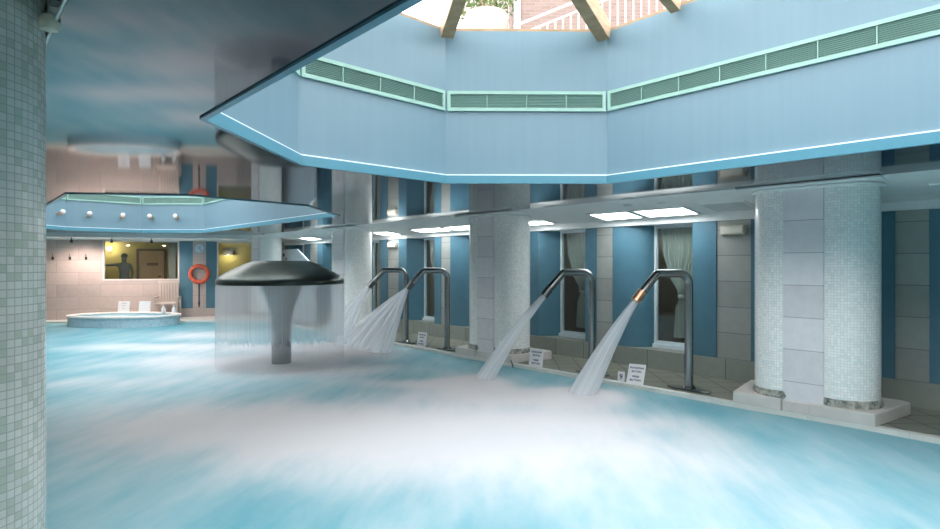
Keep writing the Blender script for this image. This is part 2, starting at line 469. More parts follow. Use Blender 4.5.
def well(poly, idx, apexN, apexS, where, vents):
    wall_in = offset_poly(poly, .035)
    struct(ring(wall_in, offset_poly(poly, .20), ZC+.02, ZW).build('wall_skylight_%d' % idx, M['drum']))
    struct(ring(offset_poly(poly, -.004), wall_in, ZC-.012, ZC+.075).build('trim_lip_%d' % idx, M['lip']))
    struct(ring(offset_poly(poly, .006), wall_in, ZC+.0765, ZC+.088).build('trim_bead_%d' % idx, M['bead']))
    n = len(poly); ctr = Vector((sum(p[0] for p in poly)/n, sum(p[1] for p in poly)/n))
    # louvred grilles, one per face
    for k in range(n):
        if k not in vents: continue
        a, c = Vector(wall_in[k]), Vector(wall_in[(k+1) % n]); t = (c-a).normalized(); q = Vector((-t.y, t.x))
        if q.dot(ctr-a) < 0: q = -q
        L = (c-a).length; mat = Matrix(((t.x, q.x, 0, a.x), (t.y, q.y, 0, a.y), (0, 0, 1, 0), (0, 0, 0, 1)))
        z0, z1 = 3.385, 3.605; g0, g1 = .022, L-.022
        e = thing('air_vent', vents[k], 'vent', (a.x+t.x*L/2, a.y+t.y*L/2, z0), 'mint louvred vents of the skylight wells')
        f = MB(); fw = .035; e1 = .026
        f.box(g0, g1, .001, e1, z0, z0+fw, mat); f.box(g0, g1, .001, e1, z1-fw, z1, mat)
        f.box(g0, g0+fw, .001, e1, z0+fw, z1-fw, mat); f.box(g1-fw, g1, .001, e1, z0+fw, z1-fw, mat)
        f.build('frame', M['vent'], e)
        bk = MB(); bk.box(g0+fw, g1-fw, .001, .004, z0+fw, z1-fw, mat); bk.build('backing', M['louvreback'], e)
        lv = MB(); ns = 9
        for i in range(ns):
            zc = z0+fw+(z1-z0-2*fw)*(i+.5)/ns
            p = [(g0+fw, .004, zc+.007), (g1-fw, .004, zc+.007), (g1-fw, .018, zc-.005), (g0+fw, .018, zc-.005)]
            lv.face([mat @ Vector(v) for v in p]); lv.face([mat @ Vector((v[0], v[1], v[2]-.003)) for v in p][::-1])
        lv.build('louvre', M['louvre'], e)
        nm = max(1, round(L/.42))
        for i in range(1, nm):
            u = g0+(g1-g0)*i/nm; d = MB(); d.box(u-.004, u+.004, .004, .022, z0+fw, z1-fw, mat); d.build('divider', M['vent'], e)
    # glazed roof on timber rafters
    e = thing('glazed_roof', 'glazed roof on timber rafters over the %s skylight well' % where, 'skylight', (ctr.x, ctr.y, ZW))
    P = [Vector((p[0], p[1], ZW)) for p in offset_poly(poly, .08)]
    N, Sx = Vector(apexN), Vector(apexS)
    ym = (N.y+Sx.y)/2; ap = [N if p.y > ym else Sx for p in P]
    up = Vector((0, 0, .05))
    for k in range(n):
        a, c, A, C = P[k], P[(k+1) % n], ap[k], ap[(k+1) % n]
        g = MB(); g.face([a+up, c+up, C+up, A+up] if A != C else [a+up, c+up, A+up]); g.build('glass_pane', M['roofglass'], e)
    def beam(p, q, wd=.14, h=.20, drop=0):
        t = (q-p).normalized(); sd = t.cross(Vector((0, 0, 1))).normalized(); u = sd.cross(t)
        mt = Matrix(((t.x, sd.x, u.x, p.x), (t.y, sd.y, u.y, p.y), (t.z, sd.z, u.z, p.z), (0, 0, 0, 1)))
        x = MB(); x.box(0, (q-p).length, -wd/2, wd/2, -h+.045, .045, mt); x.build('rafter', M['wood'], e, bevel=.006)
    for k in range(n):
        i = P[k]+(ap[k]-P[k]).normalized()*.10
        beam(i, ap[k])
    beam(Sx, N)
    ys = N.y-.34
    while ys > Sx.y+.2:
        for xs in (P[0].x, P[3].x):
            p = Vector((xs, ys, ZW)); q = Vector((N.x, ys, N.z)); beam(p+(q-p).normalized()*.1, q, .10, .16)
        ys -= .98
    cb = MB()
    for k in range(n):
        a, c = P[k], P[(k+1) % n]; t = (c-a).normalized(); q = Vector((-t.y, t.x, 0))
        mt = Matrix(((t.x, q.x, 0, a.x), (t.y, q.y, 0, a.y), (0, 0, 1, a.z), (0, 0, 0, 1)))
        cb.box(0, (c-a).length, -.03, .03, 0, .035, mt)
    cb.build('kerb', M['wood'], e)
M['bead'] = plain('white_bead', (.85, .90, .94), .35, var=.02)
M['louvreback'] = plain('louvre_backing', (.16, .30, .27), .7)
well(OCT1, 1, (3.2, 3.13, 4.89), (3.2, -3.7, 4.89), 'near', {
    0: 'short mint vent on the near well, cut off by the dark ceiling edge',
    1: 'mint louvred vent sloping down to the left of the middle vent, near well',
    2: 'level mint louvred vent in the middle of the near skylight well',
    3: 'longest mint louvred vent rising to the right edge, near well'})
well(OCT2, 2, (3.2, 16.5, 4.89), (3.2, 9.6, 4.89), 'far', {
    0: 'mint vent stub above the leftmost globe light, far well',
    1: 'mint vent above the second and third globe lights, far well',
    2: 'mint vent above the two right-hand globe lights, far well',
    3: 'mint vent right of the globe lights, far well'})

def deck_ceiling(name, x0, x1, edge_x):
    m = MB(); yb0, yb1 = end_y(x0, -.05), end_y(x1, -.05)
    m.prism([(x0, YN-.1), (x1, YN-.1), (x1, yb1), (x0, yb0)], ZD, ZC+.04)
    return struct(m.build(name, M['white']))
KS = .127
def zs(x): return ZC-KS*(min(x, 8.27)-CX1)                   # the deck soffit slopes down to the wall
m = MB(); prof = [(CX1, ZC), (8.27, zs(8.27)), (9.0, zs(8.27)), (9.0, ZC+.05), (CX1, ZC+.05)]
A = [(x, YN-.1, z) for x, z in prof]; Bq = [(x, end_y(x, -.05), z) for x, z in prof]
m.grid([A, Bq], None, True); m.f.append(tuple(range(5))); m.f.append(tuple(range(5, 10)))
struct(m.build('ceiling_right', M['white']))
m = MB(); m.prism([(-1.4, YN-.1), (CX0+.1, YN-.1), (CX0+.1, end_y(CX0, -.05)), (-1.4, end_y(-1.4, -.05))], 3.05, 3.2); struct(m.build('ceiling_left', M['white']))
m = MB(); m.prism([(CX0-.008, YN-.1), (CX0+.1, YN-.1), (CX0+.1, end_y(CX0+.1, -.05)), (CX0-.008, end_y(CX0-.008, -.05))], ZC+.003, 3.049); struct(m.build('trim_fascia_left', M['white']))
m = MB(); m.prism([(CX0, end_y(CX0, 1.2)), (CX1, end_y(CX1, 1.2)), (CX1, end_y(CX1, -.05)), (CX0, end_y(CX0, -.05))], ZD+.03, ZC+.04)
struct(m.build('ceiling_back', M['white']))

# ------------------------------------------------------------------ right wall, bay by bay
def wall_piece(name, poly, z0, z1, mat, smooth=False):
    m = MB(); m.prism(poly, z0, z1); return struct(m.build(name, mat, smooth=smooth))
ZS, ZT = .345, 2.335
YE = 18.25
wall_piece('baseboard_right', [(8.255, YN), (8.72, YN), (8.72, YE), (8.255, YE)], .05, ZS, M['skirt'])
wall_piece('trim_frieze', [(8.235, YN), (8.72, YN), (8.72, YE), (8.235, YE)], ZT, ZD, M['white'])
piers = []; wn = [0]; tn = [10]
def rect(x0, x1, y0, y1): return [(x0, y0), (x1, y0), (x1, y1), (x0, y1)]
WIN = []
def trim_panel(poly, smooth=False):
    tn[0] += 1; return wall_piece('trim_%d' % tn[0], poly, ZS+.005, ZT-.005, M['blue'], smooth)
def window(y0, y1):
    wn[0] += 1; x = 8.60
    w = thing('window_%d' % wn[0], '', '', (x, y0, ZS)); del w['label']; del w['category']; w['kind'] = 'structure'
    f = MB(); t = .045
    f.box(x, x+.06, y0, y0+t, ZS+.06, ZT); f.box(x, x+.06, y1-t, y1, ZS+.06, ZT)
    f.box(x, x+.06, y0+t, y1-t, ZS+.06, ZS+.06+t); f.box(x, x+.06, y0+t, y1-t, ZT-t, ZT)
    fo = f.build('window_frame', M['frame'], w); fo['kind'] = 'structure'
    s = MB(); s.box(x-.05, x+.08, y0, y1, ZS, ZS+.06); so = s.build('window_sill', M['frame'], w); so['kind'] = 'structure'
    g = MB(); g.box(x+.025, x+.033, y0+t, y1-t, ZS+.06+t, ZT-t); go = g.build('window_pane', M['glass'], w); go['kind'] = 'structure'
    WIN.append((y0, y1))
M['frame'] = plain('window_frame_white', (.62, .70, .74), .4)
pn = [0]
def pier(y0, y1):
    pn[0] += 1
    wall_piece('wall_right_%d' % pn[0], rect(WX, 8.72, y0, y1), ZS, ZT, M['pier'])
for k in range(-3, 4):
    o = 3.23+4.2*k
    pier(o, o+.48)
    piers.append(o+.24)
    trim_panel(rect(WX-.015, 8.72, o+.482, o+.84))
    window(o+.84, o+1.67)
    cv = [(WX-.01+.34*(1-math.cos(t)), o+2.24-.57*math.sin(t)) for t in [i/12*PI/2 for i in range(13)]]
    trim_panel([(8.72, o+2.24)]+cv+[(8.72, o+1.67)], True)
    pier(o+2.24, o+2.56)
    if o+4.2 > YE:
        break
    trim_panel(rect(WX-.015, 8.72, o+2.562, o+2.79))
    window(o+2.79, o+3.62)
    trim_panel([(8.72, o+3.62), (8.72, o+4.198), (WX-.015, o+4.198), (WX-.015, o+3.87), (8.60, o+3.62)])
# dim rooms behind the windows
m = MB(); m.box(10.9, 11.0, YN, YE, .05, ZD); struct(m.build('wall_rooms', M['room_dark']))
m = MB(); m.box(8.9, 11.0, YN, YE, -.1, .05); struct(m.build('floor_rooms', M['room_dark']))
m = MB(); m.box(9.0, 11.0, YN, YE, ZD, ZC); struct(m.build('ceiling_rooms', M['room_dark']))

# other walls of the hall
wall_piece('wall_left', [(-1.3, YN), (-1.1, YN), (-1.1, 22.4), (-1.3, 22.4)], .05, 3.05, M['pier'])
wall_piece('wall_front', [(-1.3, YN-.15), (8.9, YN-.15), (8.9, YN), (-1.3, YN)], -.3, 3.05, M['pier'])

# ------------------------------------------------------------------ slanted end wall with its window and hatch
MBK = Matrix(((BE.x, BN.x, 0, BO.x), (BE.y, BN.y, 0, BO.y), (0, 0, 1, 0), (0, 0, 0, 1)))   # local x along wall, y toward pool
def bbox(name, s0, s1, o0, o1, z0, z1, mat, kind=True, parent=None, bevel=0):
    m = MB(); m.box(s0, s1, o0, o1, z0, z1, MBK); ob = m.build(name, mat, parent, bevel=bevel)
    if kind: struct(ob)
    return ob
SR = 7.0
bbox('wall_back_1', -3.75, 1.36, -.12, 0, .05, 2.44, M['backwall'])
bbox('wall_back_2', 1.36, 3.47, -.12, 0, .05, 1.21, M['backwall'])
bbox('wall_back_3', 3.86, 4.24, -.12, .02, .05, 2.44, M['backwall'])
bbox('wall_back_4', 6.25, 6.95, -.12, 0, .05, 2.44, M['backwall'])
bbox('wall_back_5', 4.56, 6.25, -.12, 0, .05, .92, M['backwall'])
bbox('baseboard_back_1', 3.47, 3.86, -.12, .015, .05, .31, M['backwall'])
bbox('baseboard_back_2', 4.24, 4.56, -.12, .015, .05, .31, M['backwall'])
bbox('trim_back_1', 3.47, 3.86, -.12, .01, .315, 2.435, M['blue'])
bbox('trim_back_2', 4.24, 4.56, -.12, .01, .315, 2.435, M['blue'])
bbox('trim_back_3', -3.75, 6.95, -.12, .03, 2.445, 2.64, M['white'])
def back_window(name, s0, s1, z0, z1):
    w = bpy.data.objects.new(name, None); COL.objects.link(w); w.location = bp(s0, 0, z0); w['_o'] = list(w.location); w['kind'] = 'structure'
    f = MB(); t = .04
    f.box(s0, s0+t, -.09, .015, z0, z1, MBK); f.box(s1-t, s1, -.09, .015, z0, z1, MBK)
    f.box(s0+t, s1-t, -.09, .015, z0, z0+t, MBK); f.box(s0+t, s1-t, -.09, .015, z1-t, z1, MBK)
    struct(f.build('window_frame', M['frameb'], w))
    g = MB(); g.box(s0+t, s1-t, -.05, -.042, z0+t, z1-t, MBK); struct(g.build('window_pane', M['glass'], w))
M['frameb'] = plain('pale_pink_frame', (.62, .58, .57), .5)
back_window('window_back_1', 1.36, 3.47, 1.21, 2.44)
back_window('window_back_2', 4.56, 6.25, .92, 2.44)
RB = -2.3
bbox('wall_room_back', -.3, 7.2, RB-.1, RB, .3, 2.6, M['yellow'])
bbox('wall_room_left', -.4, -.3, RB, -.12, .3, 2.6, M['yellow'])
bbox('wall_room_middle', 3.95, 4.05, RB, -.12, .3, 2.6, M['yellow'])
bbox('wall_room_right', 7.2, 7.3, RB, -.12, .3, 2.6, M['yellow'])
bbox('floor_room', -.3, 7.2, RB, -.12, .2, .3, M['door'])
bbox('ceiling_room', -.4, 7.3, RB-.1, -.12, 2.6, 2.66, M['white'])
bbox('trim_room_pillar', 3.06, 3.26, -.75, -.55, .3, 2.6, plain('grey_pillar', (.22, .24, .22), .6))

# room contents
def point(name, loc, col, power, size=.06):
    l = bpy.data.lights.new(name, 'POINT'); l.color = col; l.energy = power; l.shadow_soft_size = size
    o = bpy.data.objects.new(name, l); COL.objects.link(o); o.location = loc; return o
def sph(cx, cy, cz, r, seg=20):
    m = MB(); m.lathe([(max(1e-4, r*math.sin(PI*k/12)), cz+r*math.cos(PI*k/12)) for k in range(13)], cx, cy, seg); return m
e = thing('wall_lamp', 'glowing warm sconce on the yellow wall behind the end window', 'lamp', bp(.93, RB, 2.2))
c = bp(.93, RB+.14, 2.24); sph(c[0], c[1], c[2], .075).build('bulb', M['warm'], e, True)
m = MB(); m.box(.87, .99, RB+.0, RB+.03, 2.12, 2.3, MBK); m.build('back_plate', M['brass'], e)
m = MB(); m.tube([bp(.93, RB+.03, 2.14), bp(.93, RB+.14, 2.14), bp(.93, RB+.14, 2.17)], .012, 8); m.build('arm', M['brass'], e)
point('lamp_light', bp(.93, RB+.35, 2.24), (1, .84, .58), 8)
e = thing('wall_lamp', 'dark square wall lamp glowing above and below on yellow wall', 'lamp', bp(4.66, RB, 2.1))
m = MB(); 
m.box(4.50, 4.82, RB+.02, RB+.035, 2.04, 2.28, MBK); m.box(4.50, 4.82, RB+.22, RB+.235, 2.04, 2.28, MBK)
m.box(4.50, 4.515, RB+.035, RB+.22, 2.04, 2.28, MBK); m.box(4.805, 4.82, RB+.035, RB+.22, 2.04, 2.28, MBK)
m.build('lamp_shade', M['dark'], e)
c = bp(4.66, RB+.13, 2.09); sph(c[0], c[1], c[2], .06).build('bulb', M['warm'], e, True)
m = MB(); m.box(4.61, 4.71, RB, RB+.02, 2.12, 2.3, MBK); m.build('back_plate', M['dark'], e)
point('lamp_light', bp(4.66, RB+.4, 2.0), (1, .84, .58), 8)

d = thing('room_door', 'closed beige door with a dark sign behind the end window', 'door', bp(2.15, RB, .3))
bbox('leaf', 1.80, 2.58, RB+.0, RB+.04, .3, 2.17, M['door'], False, d)
m = MB(); m.box(1.73, 1.80, RB, RB+.06, .3, 2.24, MBK); m.box(2.58, 2.65, RB, RB+.06, .3, 2.24, MBK); m.box(1.80, 2.58, RB, RB+.06, 2.17, 2.24, MBK)
m.build('door_frame', plain('dark_wood_frame', (.14, .09, .06), .5), d)
bbox('name_plate', 2.05, 2.40, RB+.04, RB+.05, 1.66, 1.76, plain('dark_plate', (.16, .12, .08), .4), False, d)
m = MB(); m.tube([bp(2.5, RB+.04, 1.3), bp(2.5, RB+.09, 1.3), bp(2.4, RB+.09, 1.3)], .012, 8); m.build('handle', M['steel'], d)

# person behind the end window, arm held out level
def person():
    base = Vector(bp(1.62, -1.25, .30)); ex = Vector((BE.x, BE.y, 0)); ey = Vector((BN.x, BN.y, 0)); ez = Vector((0, 0, 1))
    J = {'pel': (0, 0, .93, .15), 'wai': (0, 0, 1.08, .135), 'che': (0, .01, 1.32, .155), 'nec': (0, .01, 1.46, .06), 'hd0': (0, .03, 1.54, .075), 'hd1': (0, .03, 1.64, .088), 'hd2': (0, .02, 1.71, .05),
         'shR': (-.17, 0, 1.40, .06), 'elR': (-.44, .04, 1.38, .045), 'wrR': (-.69, .08, 1.37, .032), 'haR': (-.80, .09, 1.37, .03),
         'shL': (.17, 0, 1.39, .06), 'elL': (.24, .0, 1.12, .045), 'wrL': (.22, .12, .90, .032), 'haL': (.21, .15, .82, .03),
         'hiR': (-.10, 0, .88, .10), 'knR': (-.11, .02, .48, .065), 'anR': (-.11, -.01, .09, .045), 'toR': (-.12, .16, .04, .04),
         'hiL': (.10, 0, .88, .10), 'knL': (.11, .02, .48, .065), 'anL': (.11, -.01, .09, .045), 'toL': (.12, .16, .04, .04)}
    E_ = [('pel', 'wai'), ('wai', 'che'), ('che', 'nec'), ('nec', 'hd0'), ('hd0', 'hd1'), ('hd1', 'hd2'), ('che', 'shR'), ('shR', 'elR'), ('elR', 'wrR'), ('wrR', 'haR'), ('che', 'shL'), ('shL', 'elL'), ('elL', 'wrL'), ('wrL', 'haL'),
          ('pel', 'hiR'), ('hiR', 'knR'), ('knR', 'anR'), ('anR', 'toR'), ('pel', 'hiL'), ('hiL', 'knL'), ('knL', 'anL'), ('anL', 'toL')]
    ks = list(J); me = bpy.data.meshes.new('person')
    me.from_pydata([ex*J[k][0]+ey*J[k][1]+ez*J[k][2] for k in ks], [(ks.index(a), ks.index(b_)) for a, b_ in E_], [])
    ob = bpy.data.objects.new('person', me); COL.objects.link(ob); ob.location = base
    md = ob.modifiers.new('skin', 'SKIN'); md.use_smooth_shade = True
    for i, k in enumerate(ks): me.skin_vertices[0].data[i].radius = (J[k][3], J[k][3]*.85); me.skin_vertices[0].data[i].use_root = (k == 'pel')
    sd = ob.modifiers.new('sub', 'SUBSURF'); sd.levels = 1; sd.render_levels = 1
    me.materials.append(M['clothes'])
    tag(ob, 'person in grey clothes behind the end window, one arm held out', 'person')
    hair = MB(); c = base+ex*0+ey*.01+ez*1.665
    hair.lathe([(max(1e-4, .1*math.sin(PI*k/16)), c.z+.105*math.cos(PI*k/16)) for k in range(10)], c.x, c.y, 18)
    h = hair.build('hair', M['dark'], None, True, origin=tuple(base)); h.location = (0, 0, 0); h.parent = ob
person()

# end wall fittings
e = thing('wall_clock', 'round pale blue clock on the stone pier above the lifebuoy', 'clock', bp(4.05, .02, 2.21))
def disc(name, s, z, o0, o1, r, mat, parent, seg=32):
    m = MB(); a = [bp(s+r*math.cos(2*PI*k/seg), o0, z+r*math.sin(2*PI*k/seg)) for k in range(seg)]; c_ = [bp(s+r*math.cos(2*PI*k/seg), o1, z+r*math.sin(2*PI*k/seg)) for k in range(seg)]
    m.grid([a, c_], None, True); m.f.append(tuple(range(seg))); m.f.append(tuple(range(seg, 2*seg))); return m.build(name, mat, parent)
disc('rim', 4.05, 2.21, .02, .05, .165, plain('clock_rim', (.25, .33, .42), .4), e)
disc('face', 4.05, 2.21, .05, .054, .140, plain('clock_face', (.45, .56, .64), .4), e)
for nm, a, L in (('hour_hand', .5, .07), ('minute_hand', 2.4, .11)):
    m = MB(); q = Vector(bp(4.05, .058, 2.21)); t = Vector((BE.x*math.sin(a), BE.y*math.sin(a), math.cos(a)))
    m.tube([q, q+t*L], .006, 6); m.build(nm, M['ink'], e)
m = MB(); R0, r0 = .255, .062; rows = []
for k in range(41):
    a = 2*PI*k/40; rows.append([bp(4.055+(R0+r0*math.cos(b_))*math.cos(a), .085+r0*math.sin(b_), 1.40+(R0+r0*math.cos(b_))*math.sin(a)) for b_ in [2*PI*j/14 for j in range(14)]])
m.grid(rows, None, True)
buoy = thing('lifebuoy', 'orange lifebuoy hanging on the stone pier of the end wall', 'lifebuoy', bp(4.055, .02, 1.4))
m.build('ring', M['orange'], buoy, True)
for a in (PI/4, 3*PI/4, 5*PI/4, 7*PI/4):
    m = MB(); rows = []
    for k in range(4):
        aa = a-.07+.14*k/3; rows.append([bp(4.055+(R0+(r0+.003)*math.cos(b_))*math.cos(aa), .085+(r0+.003)*math.sin(b_), 1.40+(R0+(r0+.003)*math.cos(b_))*math.sin(aa)) for b_ in [2*PI*j/14 for j in range(14)]])
    m.grid(rows, None, True); m.build('band', plain('faded_orange_band', (.62, .22, .15), .5), buoy, True)
m = MB(); m.tube([bp(4.055, .02, 1.60), bp(4.055, .10, 1.60), bp(4.055, .12, 1.66)], .012, 8); m.build('bracket', M['steel'], buoy)
e = thing('rescue_strap', 'dark strap hanging straight down below the orange lifebuoy', 'strap', bp(4.04, .02, 1.08))
m = MB(); m.box(4.025, 4.06, .022, .034, .35, 1.08, MBK); m.build('webbing', M['black'], e)
m = MB(); m.box(4.015, 4.07, .021, .045, .42, .52, MBK); m.build('buckle', M['dark'], e)
m = MB(); m.tube([bp(4.043, .02, 1.07), bp(4.043, .05, 1.07), bp(4.043, .055, 1.10)], .008, 8); m.build('hook', M['steel'], e)
for s, lb in ((.06, 'dark wall hook nearest the left-hand pillar on the end wall'), (.50, 'middle dark wall hook of three on the end wall'), (.92, 'dark wall hook nearest the end window')):
    z = 1.95
    e = thing('wall_hook', lb, 'hook', bp(s, 0, z), 'wall hooks on the end wall')
    m = MB(); m.box(s-.03, s+.03, 0, .012, z-.11, z-.02, MBK); m.build('back_plate', M['dark'], e)
    m = MB(); m.tube([bp(s, .012, z-.06), bp(s, .06, z-.08), bp(s, .09, z-.03)], .010, 8); m.tube([bp(s, .012, z-.02), bp(s, .02, z+.07)], .008, 8); m.build('prong', M['dark'], e)
for s, lb in ((.80, 'small dark ceiling spot nearest the three wall hooks'), (1.82, 'small dark ceiling spot over the left end of the end window'), (2.86, 'small dark ceiling spot over the right end of the end window')):
    zt = ZD+.03
    e = thing('ceiling_spot', lb, 'spotlight', bp(s, .8, zt), 'dark ceiling spots before the end wall')
    c = bp(s, .8, 0)
    m = MB(); m.lathe([(1e-4, zt), (.012, zt), (.012, zt-.06), (1e-4, zt-.06)], c[0], c[1], 10); m.build('stem', M['dark'], e)
    m = MB(); m.lathe([(1e-4, zt-.06), (.03, zt-.06), (.042, zt-.15), (.034, zt-.15), (.026, zt-.08), (1e-4, zt-.08)], c[0], c[1], 16); m.build('lamp_head', M['dark'], e, True)
    l = bpy.data.lights.new('spot_light', 'SPOT'); l.color = (1, .80, .70); l.energy = 70; l.spot_size = math.radians(150); l.spot_blend = .9; l.shadow_soft_size = .03
    lo = bpy.data.objects.new('spot_light', l); COL.objects.link(lo); lo.location = (c[0], c[1], zt-.155)
    lo.rotation_euler = (Vector((0, 0, -1))-Vector((BN.x, BN.y, 0))*.35).to_track_quat('-Z', 'Y').to_euler()
# beige armchair by the end window
e = thing('armchair', 'beige wooden armchair standing against the end wall by the blue panel', 'chair', bp(3.2, .4, .05))
Z = .05
m = MB()
for i in range(7): m.box(2.93+.08*i, 2.985+.08*i, .14, .165, Z+.46, Z+1.12, MBK)
m.box(2.90, 3.50, .13, .175, Z+1.08, Z+1.15, MBK); m.box(2.90, 3.50, .13, .175, Z+.46, Z+.52, MBK)
m.build('backrest', M['cream'], e)
m = MB(); 
for i in range(6): m.box(2.90, 3.50, .18+.085*i, .25+.085*i, Z+.44, Z+.475, MBK)
m.box(2.90, 2.94, .16, .70, Z+.40, Z+.44, MBK); m.box(3.46, 3.50, .16, .70, Z+.40, Z+.44, MBK); m.build('seat', M['cream'], e)
for s in (2.87, 3.50):
    bbox('armrest', s, s+.06, .14, .72, Z+.64, Z+.67, M['cream'], False, e)
    for o0 in (.14, .64): bbox('leg', s+.005, s+.05, o0, o0+.05, Z, Z+.64, M['cream'], False, e)

# ------------------------------------------------------------------ spa tub
FW = Vector((math.sin(YAW), math.cos(YAW))); RT = Vector((math.cos(YAW), -math.sin(YAW)))
sc_ = Vector((3.72, 18.50))
def ell(a, b_, z, n=72): return [((sc_+RT*(a*math.cos(2*PI*k/n))+FW*(b_*math.sin(2*PI*k/n))).x, (sc_+RT*(a*math.cos(2*PI*k/n))+FW*(b_*math.sin(2*PI*k/n))).y, z) for k in range(n)]
e = thing('spa_tub', 'raised oval spa tub with pale rim at the pool end', 'spa tub', (sc_.x, sc_.y, .05))
def lens_(n): return [(k*.12, 0) for k in range(n+1)]
m = MB(); per = [0]
q = ell(1.50, .86, 0)
for k in range(72): per.append(per[-1]+math.dist(q[k], q[(k+1) % 72]))
m.grid([ell(1.50, .86, -.25), ell(1.50, .86, .245)], [[(l, 0) for l in per], [(l, .495) for l in per]], True)
m.grid([ell(1.38, .74, .245), ell(1.38, .74, -.20)], [[(l, 0) for l in per], [(l, .445) for l in per]], True)
m.build('tub_wall', mosaic('blue_grey_mosaic', (.45, .60, .68), (.36, .52, .62), (.42, .48, .5), .05), e, True)
m = MB(); m.grid([ell(1.38, .74, .245), ell(1.53, .89, .245), ell(1.54, .90, .27), ell(1.53, .89, .295), ell(1.38, .74, .295), ell(1.365, .725, .27), ell(1.38, .74, .245)], None, True)
m.build('rim', plain('pale_rim', (.78, .72, .68), .4), e, True)
m = MB(); m.v += ell(1.385, .745, .235); m.f.append(tuple(range(72))); m.build('tub_water', M['spawater'], e)

# ------------------------------------------------------------------ signs
def lettering(txt, size, x, z, y, parent, mat, tilt):
    cu = bpy.data.curves.new('lettering', 'FONT'); cu.body = txt; cu.size = size; cu.align_x = 'CENTER'; cu.size *= .86; cu.extrude = .0006; cu.offset = .0012
    t_ = bpy.data.objects.new('lettering', cu); me = bpy.data.meshes.new_from_object(t_); bpy.data.objects.remove(t_); bpy.data.curves.remove(cu)
    me.materials.clear(); me.materials.append(mat); me.name = 'lettering'
    o = bpy.data.objects.new('lettering', me); COL.objects.link(o); o.parent = parent
    o.rotation_euler = (PI/2-tilt, 0, 0); o.location = (x, y, z); return o
def plate_sign(name, label, cat, loc, rz, wd, ht, lines, tilt, group=None, fs=.045, strut=True):
    e = thing(name, label, cat, loc, group, True, rz)
    R = Matrix.Rotation(-tilt, 4, 'X')
    m = MB(); m.box(-wd/2, wd/2, 0, .008, 0, ht, R); m.build('plate', M['signwhite'], e, bevel=.002)
    if strut:
        m = MB(); top = ht*.8
        m.face([(-.03, top*math.sin(tilt)+.01, top*math.cos(tilt)), (.03, top*math.sin(tilt)+.01, top*math.cos(tilt)), (.03, top*math.sin(tilt)+.14, 0), (-.03, top*math.sin(tilt)+.14, 0)])
        so = m.build('strut', M['signwhite'], e); md = so.modifiers.new('thick', 'SOLIDIFY'); md.thickness = .004
    for t, zz, f in lines:
        p = R @ Vector((0, -.0015, zz)); lettering(t, f, 0, p.z, p.y, e, M['ink'] if t[:2] not in ('NO', 'DE', 'SP') else M['greyink'], tilt)
    return e
L4 = [('FUNCIONA', .225, .043), ('BOTON', .172, .043), ('PRESS', .097, .043), ('BUTTON', .045, .043)]
plate_sign('notice_sign', 'white notice with blue lettering on pool edge beside the nearest cannon jet', 'sign', (6.995, 4.28, .053), math.radians(-74), .235, .295, L4, math.radians(32), 'white notices on the pool edge')
plate_sign('notice_sign', 'white notice with blue lettering on pool edge at foot of second pillar', 'sign', (6.985, 6.07, .053), math.radians(-80), .25, .29, L4, math.radians(10), 'white notices on the pool edge')
plate_sign('notice_sign', 'white notice with blue lettering between the two farther steel cannons', 'sign', (7.02, 9.12, .053), math.radians(-84), .25, .29, L4, math.radians(10), 'white notices on the pool edge')
plate_sign('number_tag', 'tiny white tag with a blue 9 beside a white notice', 'sign', (7.0, 4.50, .053), math.radians(-78), .10, .14, [('9', .035, .115)], math.radians(8), None)
plate_sign('notice_sign', 'white lettered card on the spa rim, left of the blank one', 'sign', (3.87, 19.42, .296), -YAW, .34, .32, [('NORMAS', .24, .045), ('DE USO', .17, .045), ('SPA', .09, .045)], math.radians(8), 'white cards on the spa rim', strut=False)
plate_sign('notice_sign', 'plain white card on the spa rim, nearer the armchair', 'sign', (4.33, 19.02, .296), -YAW, .34, .32, [], math.radians(8), 'white cards on the spa rim', strut=False)
for (x, y), lb in (((4.70, 18.42), 'white pump bottle on spa rim nearer the white cards'), ((4.92, 18.20), 'white pump bottle at the right end of the spa rim')):
    e = thing('pump_bottle', lb, 'bottle', (x, y, .296), 'white bottles on the spa rim')
    m = MB(); m.lathe([(1e-4, .296), (.06, .296), (.062, .31), (.055, .42), (.03, .45), (1e-4, .45)], x, y, 20); m.build('body', M['signwhite'], e, True)
    m = MB(); m.lathe([(1e-4, .45), (.025, .45), (.025, .485), (1e-4, .485)], x, y, 14); m.tube([(x, y, .485), (x, y, .51), (x-.05, y-.03, .505)], .008, 8); m.build('pump', M['signwhite'], e, True)

